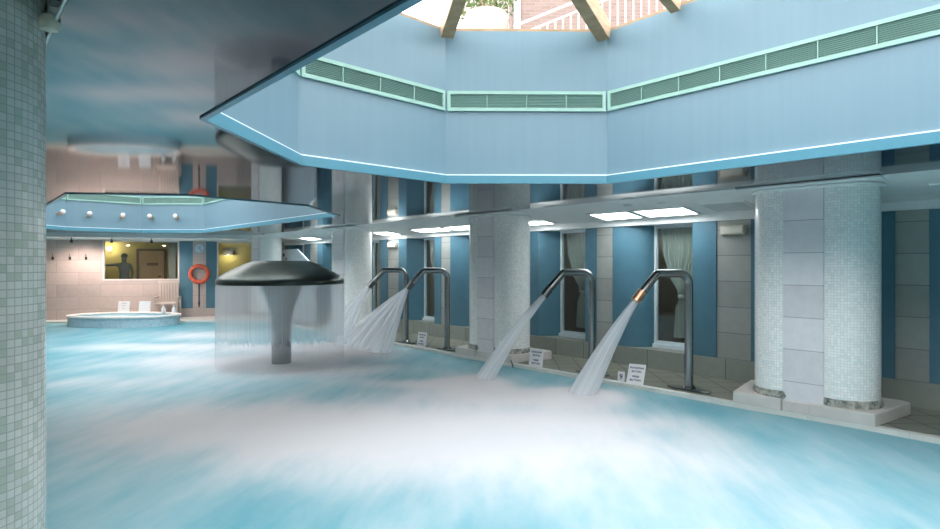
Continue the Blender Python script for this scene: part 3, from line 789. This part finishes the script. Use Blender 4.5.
# ------------------------------------------------------------------ mosaic pillars
def stadium(off=0, n=20, r=.33, c=.30):
    R = r+off
    return [(R*math.cos(t), c+R*math.sin(t)) for t in [PI*k/n for k in range(n+1)]]+[(R*math.cos(t), -c+R*math.sin(t)) for t in [PI+PI*k/n for k in range(n+1)]]
def circ(cx, cy, r, n=48): return [(cx+r*math.cos(2*PI*k/n), cy+r*math.sin(2*PI*k/n)) for k in range(n)]
def make_pillar(loc, label, rz=0, zt=2.485, mat='mosaic'):
    e = thing('mosaic_pillar', label, 'pillar', loc, 'mosaic pillars along the pool', True, rz)
    for sy in (-.30, .30):
        m = MB(); m.prism(circ(0, sy, .33), .19, zt); m.build('mosaic_drum', M[mat], e, True)
        m = MB(); m.lathe([(.33, .125), (.345, .13), (.352, .165), (.345, .21), (.33, .217)], 0, sy, 48); g = m.build('marble_ring', M['green_marble'], e, True); g['label'] = 'veined grey-green marble ring'
    m = MB(); m.box(-.332, .332, -.185, .215, .06, zt); m.build('stone_panel', M['slab'], e)
    for y0, y1, x0, z1 in ((-.66, -.06, -.38, .135), (.225, .76, -.38, .135), (-.058, .223, -.355, .118)):
        m = MB(); 
        if z1 > .1: m.prism([(x0, y0), (.50, y0-.14), (.56, y0-.06), (.56, y1), (x0, y1)] if y0 < 0 else [(x0, y0), (.56, y0), (.56, y1+.06), (.50, y1+.14), (x0, y1)], 0, z1)
        else: m.box(x0, .55, y0, y1, 0, z1)
        m.build('plinth_block', M['plinth'], e, bevel=.012)
    if zt > 2.5: return e
    m = MB()
    rows = [[(p[0], p[1], z) for p in stadium(o)] for o, z in ((0, 2.48), (.03, 2.484), (.042, 2.494), (.042, 2.506), (.02, 2.513), (.02, 2.516))]
    m.grid(rows, None, True); m.build('capital', M['white'], e, True)
    m = MB(); m.box(-.44, .15, -.72, .72, 2.515, 2.546); m.build('corbel', M['white'], e, bevel=.008)
    return e
M['plinth'] = plain('pale_stone_plinth', (.60, .56, .53), .35)
make_pillar((7.31, 2.16, .05), 'nearest mosaic pillar of the right-hand row, on a pale stone plinth')
make_pillar((7.31, 7.21, .05), 'second mosaic pillar of the right-hand row, beyond the two nearer cannons')
make_pillar((7.31, 12.26, .05), 'third mosaic pillar of the right-hand row, just right of the mushroom fountain')
make_pillar((7.31, 17.31, .05), 'farthest mosaic pillar, seen above the mushroom fountain cap')
make_pillar((-.03, 3.19, .05), 'big mosaic pillar filling the left edge of the picture', PI, 2.999, 'mosaic_shaded')

# ------------------------------------------------------------------ water cannons and their jets
CAN = 150
def make_cannon(loc, label, tip, rz=CAN):
    e = thing('water_cannon', label, 'water cannon', loc, 'steel water cannons on the pool edge', True, math.radians(rz))
    r = .055; zt = 1.53; path = [(0, 0, .03), (0, 0, zt-.14)]
    path += [(.14-.14*math.cos(t), 0, zt-.14+.14*math.sin(t)) for t in [PI/2*k/8 for k in range(1, 9)]]
    path += [(.44, 0, zt), (.463, 0, zt-.006), (.482, 0, zt-.022), (.69, 0, 1.275)]
    m = MB(); m.tube(path, r, 20); m.build('pipe', M['steel'], e, True)
    d = Vector((.77-.69, 0, 1.175-1.275)); a = Vector((.69, 0, 1.275))
    m = MB(); m.tube([a-d*.25, a+d*.2, a+d], [.062, .062, .060], 20); n = m.build('nozzle', tip, e, True)
    if tip is M['brass']: n['label'] = 'copper-coloured nozzle tip'
    m = MB(); u = Vector((math.sin(math.radians(rz)), math.cos(math.radians(rz)))); v = Vector((-u.y, u.x))
    def pl(a_, b_): q = u*a_+v*b_; return (q.x, q.y)
    m.prism([pl(-.29, -.02), pl(-.20, -.075), pl(.20, -.075), pl(.29, -.02), pl(.29, .02), pl(.20, .075), pl(-.20, .075), pl(-.29, .02)], 0, .022)
    m.build('base_plate', M['darksteel'], e, bevel=.006)
    m = MB(); m.lathe([(.055, .022), (.085, .022), (.085, .035), (.062, .06), (.055, .06)], 0, 0, 24); m.build('collar', M['steel'], e, True)
    return e
POST = [(7.20, 3.60), (7.20, 5.13), (7.15, 8.46), (7.15, 9.80)]
LB = ['nearest steel water cannon, its nozzle tip copper coloured', 'second steel water cannon, in front of the second narrow window', 'steel water cannon just beyond the second pillar, its jet fanning out', 'farthest steel water cannon, next to the third pillar']
for p, lb, tp in zip(POST, LB, ('brass', 'darksteel', 'darksteel', 'darksteel')): make_cannon((p[0], p[1], .052), lb, M[tp])
def jet(idx, label, lands, r0, r1):
    p = POST[idx]; a = math.radians(CAN); tip = Vector((p[0]+.77*math.cos(a), p[1]+.77*math.sin(a), .052+1.175))
    e = thing('water_jet', label, 'water jet', tuple(tip), 'jets of the steel water cannons')
    for (lx, ly), off in lands:
        L = Vector((lx, ly, .0)); pts = []; rr = []
        st = tip+Vector((0, 0, off))
        for k in range(15):
            t = k/14; q = st.lerp(L, t); q.z += .10*4*t*(1-t)*.6
            pts.append(q); rr.append(r0+(r1-r0)*t**1.1)
        m = MB(); m.tube(pts, rr, 28, False); m.build('strand', M['jet'], e, True)
jet(0, 'broad white jet pouring from the copper-tipped nearest cannon', [((5.97, 4.42), 0)], .042, .175)
jet(1, 'narrower white jet from the second cannon, in front of the second pillar', [((5.72, 5.97), 0)], .042, .13)
jet(2, 'fan of five white water strands from the cannon beyond the second pillar', [((6.28, 10.85), .02), ((6.13, 10.25), .01), ((6.08, 9.80), 0), ((6.11, 9.42), -.01), ((6.2, 9.15), -.02)], .026, .12)
jet(3, 'fan of three white water strands from the farthest cannon', [((6.37, 11.9), .015), ((6.2, 11.25), 0), ((6.14, 10.75), -.015)], .028, .13)

# ------------------------------------------------------------------ mushroom fountain
MX, MY = 4.24, 9.41
e = thing('mushroom_fountain', 'dark bronze mushroom fountain standing in the pool', 'fountain', (MX, MY, -.3))
m = MB(); m.lathe([(1e-4, 1.762), (.454, 1.762), (.477, 1.755), (.605, 1.705), (.784, 1.618), (.926, 1.54), (1.011, 1.48), (1.040, 1.445), (1.046, 1.385), (1.040, 1.37), (1.011, 1.375), (.898, 1.44), (.321, 1.49), (1e-4, 1.49)], MX, MY, 96); m.build('cap', M['cap'], e, True)
m = MB(); m.lathe([(.397, 1.49), (.359, 1.34), (.302, 1.20), (.246, 1.03), (.194, .88), (.163, .77), (.161, .75)], MX, MY, 48); m.build('funnel', M['steel'], e, True)
m = MB(); m.lathe([(.161, .75), (.166, .74), (.166, .57), (.162, .56), (.162, -.3)], MX, MY, 48); m.build('stem', M['steel'], e, True)
e = thing('water_curtain', 'round veil of water falling from the rim of the mushroom fountain', 'water curtain', (MX, MY, 1.37))
m = MB(); m.lathe([(1.030, 1.369), (1.040, 1.30), (1.043, .9), (1.046, .4), (1.049, .0)], MX, MY, 96); m.build('veil', M['veil'], e, True)

# ------------------------------------------------------------------ ceiling lights
def ceiling_light(x0, x1, y0, y1, label, lit=True, group='fluorescent ceiling panels over the deck', flat=None):
    z = zs(x0) if flat is None else flat; th = math.atan(KS) if flat is None else 0
    e = thing('ceiling_light', label, 'ceiling light', (x0, (y0+y1)/2, z), group)
    mt = Matrix.Translation((x0, 0, z)) @ Matrix.Rotation(th, 4, 'Y'); L = (x1-x0)/math.cos(th)
    f = MB(); t = .035; z0 = -.022; z1 = -.001
    f.box(0, t, y0, y1, z0, z1, mt); f.box(L-t, L, y0, y1, z0, z1, mt); f.box(t, L-t, y0, y0+t, z0, z1, mt); f.box(t, L-t, y1-t, y1, z0, z1, mt)
    f.build('frame', M['white'], e)
    d = MB(); d.box(t, L-t, y0+t, y1-t, -.014, -.004, mt); d.build('diffuser', M['glow'] if lit else M['offpanel'], e)
for x0, x1, y0, y1, lb, lit in ((7.58, 8.10, 3.86, 4.70, 'lit ceiling panel in front of the big curtained window, nearer the first pillar', True), (7.58, 8.10, 4.76, 5.50, 'lit ceiling panel left of the big curtained window', True),
    (7.50, 8.10, 3.02, 3.62, 'unlit ceiling panel beside the nearest pillar, right-hand row', False), (7.45, 8.0, .30, 1.15, 'unlit ceiling panel at the right edge, beyond the nearest pillar', False),
    (7.70, 8.12, 8.35, 9.30, 'lit ceiling panel just left of the second pillar', True), (7.70, 8.12, 9.38, 10.45, 'lit ceiling panel above the two farther cannons', True), (7.74, 8.2, 11.35, 12.05, 'lit ceiling panel right of the third pillar', True),
    (7.70, 8.12, 13.2, 14.1, 'lit ceiling panel left of the third pillar', True), (7.70, 8.12, 15.2, 16.0, 'lit ceiling panel right of the farthest pillar', True), (7.78, 8.12, 6.55, 7.15, 'narrow lit ceiling panel behind the second pillar', True)):
    ceiling_light(x0, x1, y0, y1, lb, lit)
for y0, lb in ((-3.2, 'added fill panel over the near deck, far behind the viewpoint'), (.4, 'small added fill panel over the near deck beside the big pillar'), (5.0, 'added fill panel over the near deck past the big pillar'), (9.5, 'added fill panel over the near deck halfway along'), (14.0, 'added fill panel over the near deck by the end wall')):  # unseen panels added as fill light from the near deck
    ceiling_light(-.9 if y0 != .4 else -.35, -.1, y0, y0+(.75 if y0 != .4 else .3), lb, flat=3.05)
# cream emergency lamps on the piers
for y, lb in ((3.465, 'cream emergency lamp on the pier beside the nearest pillar'), (7.665, 'cream emergency lamp on the pier behind the second pillar'), (11.87, 'cream emergency lamp on the pier above the farthest cannon')):
    e = thing('emergency_lamp', lb, 'lamp', (WX, y, 2.19), 'emergency lamps on the stone piers')
    m = MB(); m.box(WX-.06, WX-.001, y-.18, y+.18, 2.12, 2.26); m.build('housing', M['lamp_body'], e, bevel=.01)
    m = MB(); m.box(WX-.085, WX-.06, y-.155, y+.155, 2.135, 2.245); m.build('diffuser', plain('cream_diffuser', (.70, .66, .56), .4), e, bevel=.01)
for x, y, lb in ((7.33, 4.05, 'flat round ceiling fitting before the lit panels, nearer the first pillar'), (7.26, 4.55, 'flat round ceiling fitting before the lit panels, farther from the first pillar'), (7.95, 3.40, 'flat round ceiling fitting above the lamp by the nearest pillar')):
    e = thing('ceiling_speaker', lb, 'ceiling fitting', (x, y, zs(x)), 'round fittings in the deck ceiling')
    mt = Matrix.Translation((x, y, zs(x))) @ Matrix.Rotation(math.atan(KS), 4, 'Y')
    m = MB(); m.lathe([(1e-4, -.016), (.06, -.016), (.075, -.008), (.07, -.001), (1e-4, -.001)], 0, 0, 24); m.v = [tuple(mt @ Vector(p)) for p in m.v]
    m.build('grille', M['offpanel'], e, True)

# ------------------------------------------------------------------ curtains behind the windows
def curtain(y0, y1, label, seed):
    """tied-back voile hung just inside the pane; f runs from the far jamb (0) to the near jamb (1)"""
    x = 8.72; rnd = random.Random(seed)
    e = thing('curtain', label, 'curtain', (x, (y0+y1)/2, ZT), 'tied curtains in the deck windows')
    def lerp(tab, z):
        for (za, a, b_), (zb, c, d) in zip(tab, tab[1:]):
            if za >= z >= zb:
                t = (za-z)/(za-zb); t = t*t*(3-2*t); return a+(c-a)*t, b_+(d-b_)*t
        return tab[-1][1:]
    TA = [(2.31, .06, 1.0), (1.95, .09, 1.0), (1.6, .20, .80), (1.22, .43, .56), (1.15, .45, .54), (.98, .38, .66), (.52, .34, .80)]
    TB = [(2.31, .60, 1.0), (1.8, .72, 1.0), (1.5, .80, 1.0), (1.30, .92, 1.0)]
    for nm, T, zb, dx in (('drape', TA, .52, 0), ('side_drape', TB, 1.30, .05)):
        rows = []; uvs = []; nz, nf = 40, 60
        for j in range(nz+1):
            z = 2.31+(zb-2.31)*j/nz; a, b_ = lerp(T, z); r = []; u = []
            for i in range(nf+1):
                f = a+(b_-a)*i/nf; yy = y1-(y1-y0)*f
                r.append((x+dx+.018*math.sin(i/nf*2*PI*9+.6*math.sin(j*.15)), yy, z)); u.append((i/nf, j/nz))
            rows.append(r); uvs.append(u)
        m = MB(); m.grid(rows, uvs); m.build(nm, M['curtain'], e, True)
    m = MB(); yc = y1-(y1-y0)*.495; m.lathe([(.02, 1.155), (.05, 1.16), (.055, 1.185), (.05, 1.21), (.02, 1.215)], x, yc, 18); m.build('tie_band', M['curtain'], e, True)
    m = MB(); m.tube([(x+.03, y0+.01, 2.325), (x+.03, y1-.01, 2.325)], .01, 8); m.build('rod', M['steel'], e)
CL = {(7): 'tied curtain in the wide window nearest the first pillar', (8): 'tied curtain in the narrow window behind the second cannon', 10: 'tied curtain in the dark window between the two farther cannons', 11: 'tied curtain in the window just right of the third pillar', 12: 'tied curtain in the window left of the third pillar', 9: 'tied curtain in the window hidden by the second pillar'}
for i, (y0, y1) in enumerate(WIN):
    if i+1 in CL: curtain(y0, y1, CL[i+1], i)
for y, lb in ((4.50, 'added white table lamp brightening the wide curtained window'), (6.36, 'added white table lamp brightening the narrow window')):  # lit lamps added in the rooms to brighten the curtains
    x = 9.25
    e = thing('side_table', 'small dark side table carrying the added lamp inside the ' + ('wide window' if y < 5 else 'narrow window'), 'table', (x, y, .05))
    m = MB(); m.lathe([(1e-4, .45), (.25, .45), (.25, .48), (1e-4, .48)], x, y, 28); m.build('top', M['dark'], e)
    m = MB(); m.lathe([(1e-4, .05), (.15, .05), (.15, .07), (.03, .09), (.03, .45), (1e-4, .45)], x, y, 20); m.build('pedestal', M['dark'], e)
    e = thing('fill_table_lamp', lb, 'lamp', (x, y, .48))
    m = MB(); m.lathe([(1e-4, .481), (.10, .481), (.12, .54), (.08, .66), (.03, .72), (1e-4, .72)], x, y, 24); m.build('base', M['signwhite'], e, True)
    m = MB(); m.lathe([(.20, .74), (.12, 1.02)], x, y, 28); so = m.build('shade', M['signwhite'], e, True); so.modifiers.new('t', 'SOLIDIFY').thickness = .004
    m = MB(); m.tube([(x, y, .72), (x, y, .86)], .01, 8); m.build('stem', M['steel'], e)
    sph(x, y, .88, .03, 12).build('bulb', M['fill_bulb'], e, True); point('lamp_light', (x, y, .96), (1, .95, .86), 7, .04)  # point light added as fill for the room and curtain

# ------------------------------------------------------------------ slanted white panel near the far pillar
e = thing('slanted_panel', 'white panel with a sloping edge and blue spots beyond the fountain', 'panel', (7.9, 16.5, .05))
poly = [(17.45, .05), (17.45, 2.17), (16.40, 2.17), (15.25, 1.60), (15.25, .05)]
m = MB(); a = [(7.87, y, z) for y, z in poly]; c = [(7.93, y, z) for y, z in poly]; m.grid([a, c], None, True); m.f.append(tuple(range(5))); m.f.append(tuple(range(5, 10)))
m.build('board', plain('panel_white', (.62, .68, .74), .45), e)
for y, z, r in ((17.30, 2.0, .06), (17.12, 1.88, .045), (17.2, 1.72, .03), (17.0, 1.72, .03)):
    m = MB(); n = 20; q = [(7.868, y+r*math.cos(2*PI*k/n), z+r*math.sin(2*PI*k/n)) for k in range(n)]; q2 = [(7.872, p[1], p[2]) for p in q]
    m.grid([q, q2], None, True); m.f.append(tuple(range(n))); m.build('spot', M['ink'], e)

# ------------------------------------------------------------------ globe lights in the far well
GL = [((2.137, 17.88), 'leftmost'), ((2.80, 18.05), 'second from left'), ((3.57, 18.05), 'third from left'), ((4.25, 17.87), 'fourth from left'), ((4.78, 17.39), 'rightmost')]
M['globe'] = plain('opal_globe', (.80, .72, .68), .2)
for (x, y), lb in GL:
    k = 0 if x < 2.3 else (1 if x < 4 else 2)
    a, c_ = Vector(OCT2[k]), Vector(OCT2[k+1]); t = (c_-a).normalized(); q = Vector((-t.y, t.x)); q = q if q.dot(Vector((3.2, 14))-a) > 0 else -q
    f = a+t*((Vector((x, y))-a).dot(t)); f = f-q*.035
    e = thing('globe_light', 'small globe wall light in the far well, %s of five' % lb, 'wall light', (f.x, f.y, 3.04), 'globe lights of the far skylight well')
    g = f+q*.13; sph(g.x, g.y, 3.05, .062).build('globe', M['globe'], e, True)
    m = MB(); m.tube([(f.x+q.x*.002, f.y+q.y*.002, 3.0), (g.x, g.y, 3.0)], .014, 8); m.tube([(g.x, g.y, 2.97), (g.x, g.y, 3.0)], .03, 12); m.build('holder', M['brass'], e)
    m = MB(); m.tube([(f.x+q.x*.001, f.y+q.y*.001, 3.0), (f.x+q.x*.015, f.y+q.y*.015, 3.0)], .045, 16); m.build('rose', M['brass'], e)

# ------------------------------------------------------------------ outside, above the glass: terrace, brick house, stair, planter
UE = Vector((.735, -.678)); UN = Vector((.678, .735))
def ep(d, s, z): p = UN*d+UE*s; return (p.x, p.y, z)
ME = Matrix(((UE.x, UN.x, 0, 0), (UE.y, UN.y, 0, 0), (0, 0, 1, 0), (0, 0, 0, 1)))
m = MB(); m.box(-6, 14, 10.2, 13, ZW-.1, 5.8, ME); struct(m.build('terrace', M['paving']) if 'paving' in M else m.build('terrace', plain('terrace_paving', (.62, .57, .52), .7)))
m = MB(); m.box(.86, 14, 13, 13.4, 5.6, 13, ME); struct(m.build('wall_brick_house', M['brick']))
m = MB(); m.box(-.25, .86, 13.5, 13.9, 5.6, 12, ME); struct(m.build('wall_pale_house', plain('pale_render', (.36, .31, .28), .7)))
e = thing('house_window', 'narrow dark window at the corner of the brick house', 'window', ep(12.98, 1.02, 6.9))
m = MB(); m.box(.95, 1.10, 12.96, 12.999, 6.85, 8.2, ME); m.build('pane', plain('grey_shutter', (.30, .32, .34), .5), e)
m = MB(); m.box(.92, 1.13, 12.94, 12.999, 6.78, 6.85, ME); m.build('ledge', M['terra'], e)
e = thing('stair_railing', 'white railing of the outdoor stair, seen through the roof glass', 'railing', ep(11, 2.5, 5.8))
sl = .40
def rz_(s): return 6.30+sl*(s-.86)
for nm, dz, r in (('handrail', 0, .026), ('lower_rail', -.20, .022)):
    m = MB(); m.tube([ep(11, .80, rz_(.80)+dz), ep(11, 5.2, rz_(5.2)+dz)], r, 10); m.build(nm, M['rail'], e, True)
k = 0
s = 1.0
while s < 5.2:
    m = MB(); m.tube([ep(11, s, max(5.8, rz_(s)-1.0)), ep(11, s, rz_(s)-.20)], .016, 8); m.build('baluster', M['rail'], e); s += .15
m = MB(); m.face([ep(11, .8, 5.8), ep(11, 5.2, 5.8), ep(11, 5.2, rz_(5.2)-.95), ep(11, 1.6, 5.8+.01)]); q = [ep(11.12, .8, 5.8), ep(11.12, 5.2, 5.8), ep(11.12, 5.2, rz_(5.2)-.95), ep(11.12, 1.6, 5.81)]; m.face(q)
m.build('stringer', M['terra'], e)
px, py, _ = ep(11.2, .28, 0)
e = thing('planter', 'big pale round planter with leafy shrub on the terrace outside', 'planter', (px, py, 5.8))
m = MB(); m.lathe([(1e-4, 5.80), (.26, 5.80), (.36, 5.95), (.43, 6.25), (.44, 6.48), (.41, 6.58), (.37, 6.58), (.38, 6.5), (1e-4, 6.48)], px, py, 40); m.build('pot', M['terra'], e, True)
m = MB(); rnd = random.Random(3)
for i in range(26):
    a = rnd.uniform(0, 2*PI); r = rnd.uniform(.1, .5); h = rnd.uniform(.35, .95)
    m.tube([(px, py, 6.5), (px+.4*r*math.cos(a), py+.4*r*math.sin(a), 6.5+h*.6), (px+r*math.cos(a), py+r*math.sin(a), 6.5+h)], [.01, .008, .004], 5)
m.build('stems', plain('twig_brown', (.32, .24, .15), .8), e)
m = MB()
for i in range(750):
    a = rnd.uniform(0, 2*PI); r = .58*math.sqrt(rnd.random()); h = rnd.uniform(.0, 1.0)
    c = Vector((px+r*math.cos(a), py+r*math.sin(a), 6.6+h)); d = Vector((rnd.uniform(-1, 1), rnd.uniform(-1, 1), rnd.uniform(-.8, .6))).normalized()*.07
    sd = d.cross(Vector((rnd.random(), rnd.random(), 1))).normalized()*.022
    m.face([c-d, c+sd, c+d, c-sd])
m.build('leaves', M['leaf'], e, merge=False)

e = thing('ceiling_spot', 'beige dish lamp on a dark bracket beside the big left-hand pillar', 'spotlight', (.29, 2.55, 2.65))
m = MB(); m.box(.268, .296, 2.43, 2.50, 2.615, 2.68); m.build('bracket', M['dark'], e, bevel=.004)
m = MB(); m.lathe([(1e-4, 2.625), (.022, 2.625), (.033, 2.61), (.035, 2.585), (.028, 2.57), (1e-4, 2.565)], .283, 2.62, 28); m.build('dish', M['lamp_body'], e, True)

# thin black cord at the foot of the second pillar
m = MB(); m.tube([(6.99, 6.66, .125), (6.96, 6.60, .13), (6.925, 6.55, .10), (6.905, 6.50, .05), (6.90, 6.48, -.02)], .008, 8)
tag(m.build('cord', M['black'], None, True), 'short black cord hanging over pool edge at the foot of second pillar', 'cord')

for o in bpy.data.objects:
    if '_o' in o: del o['_o']
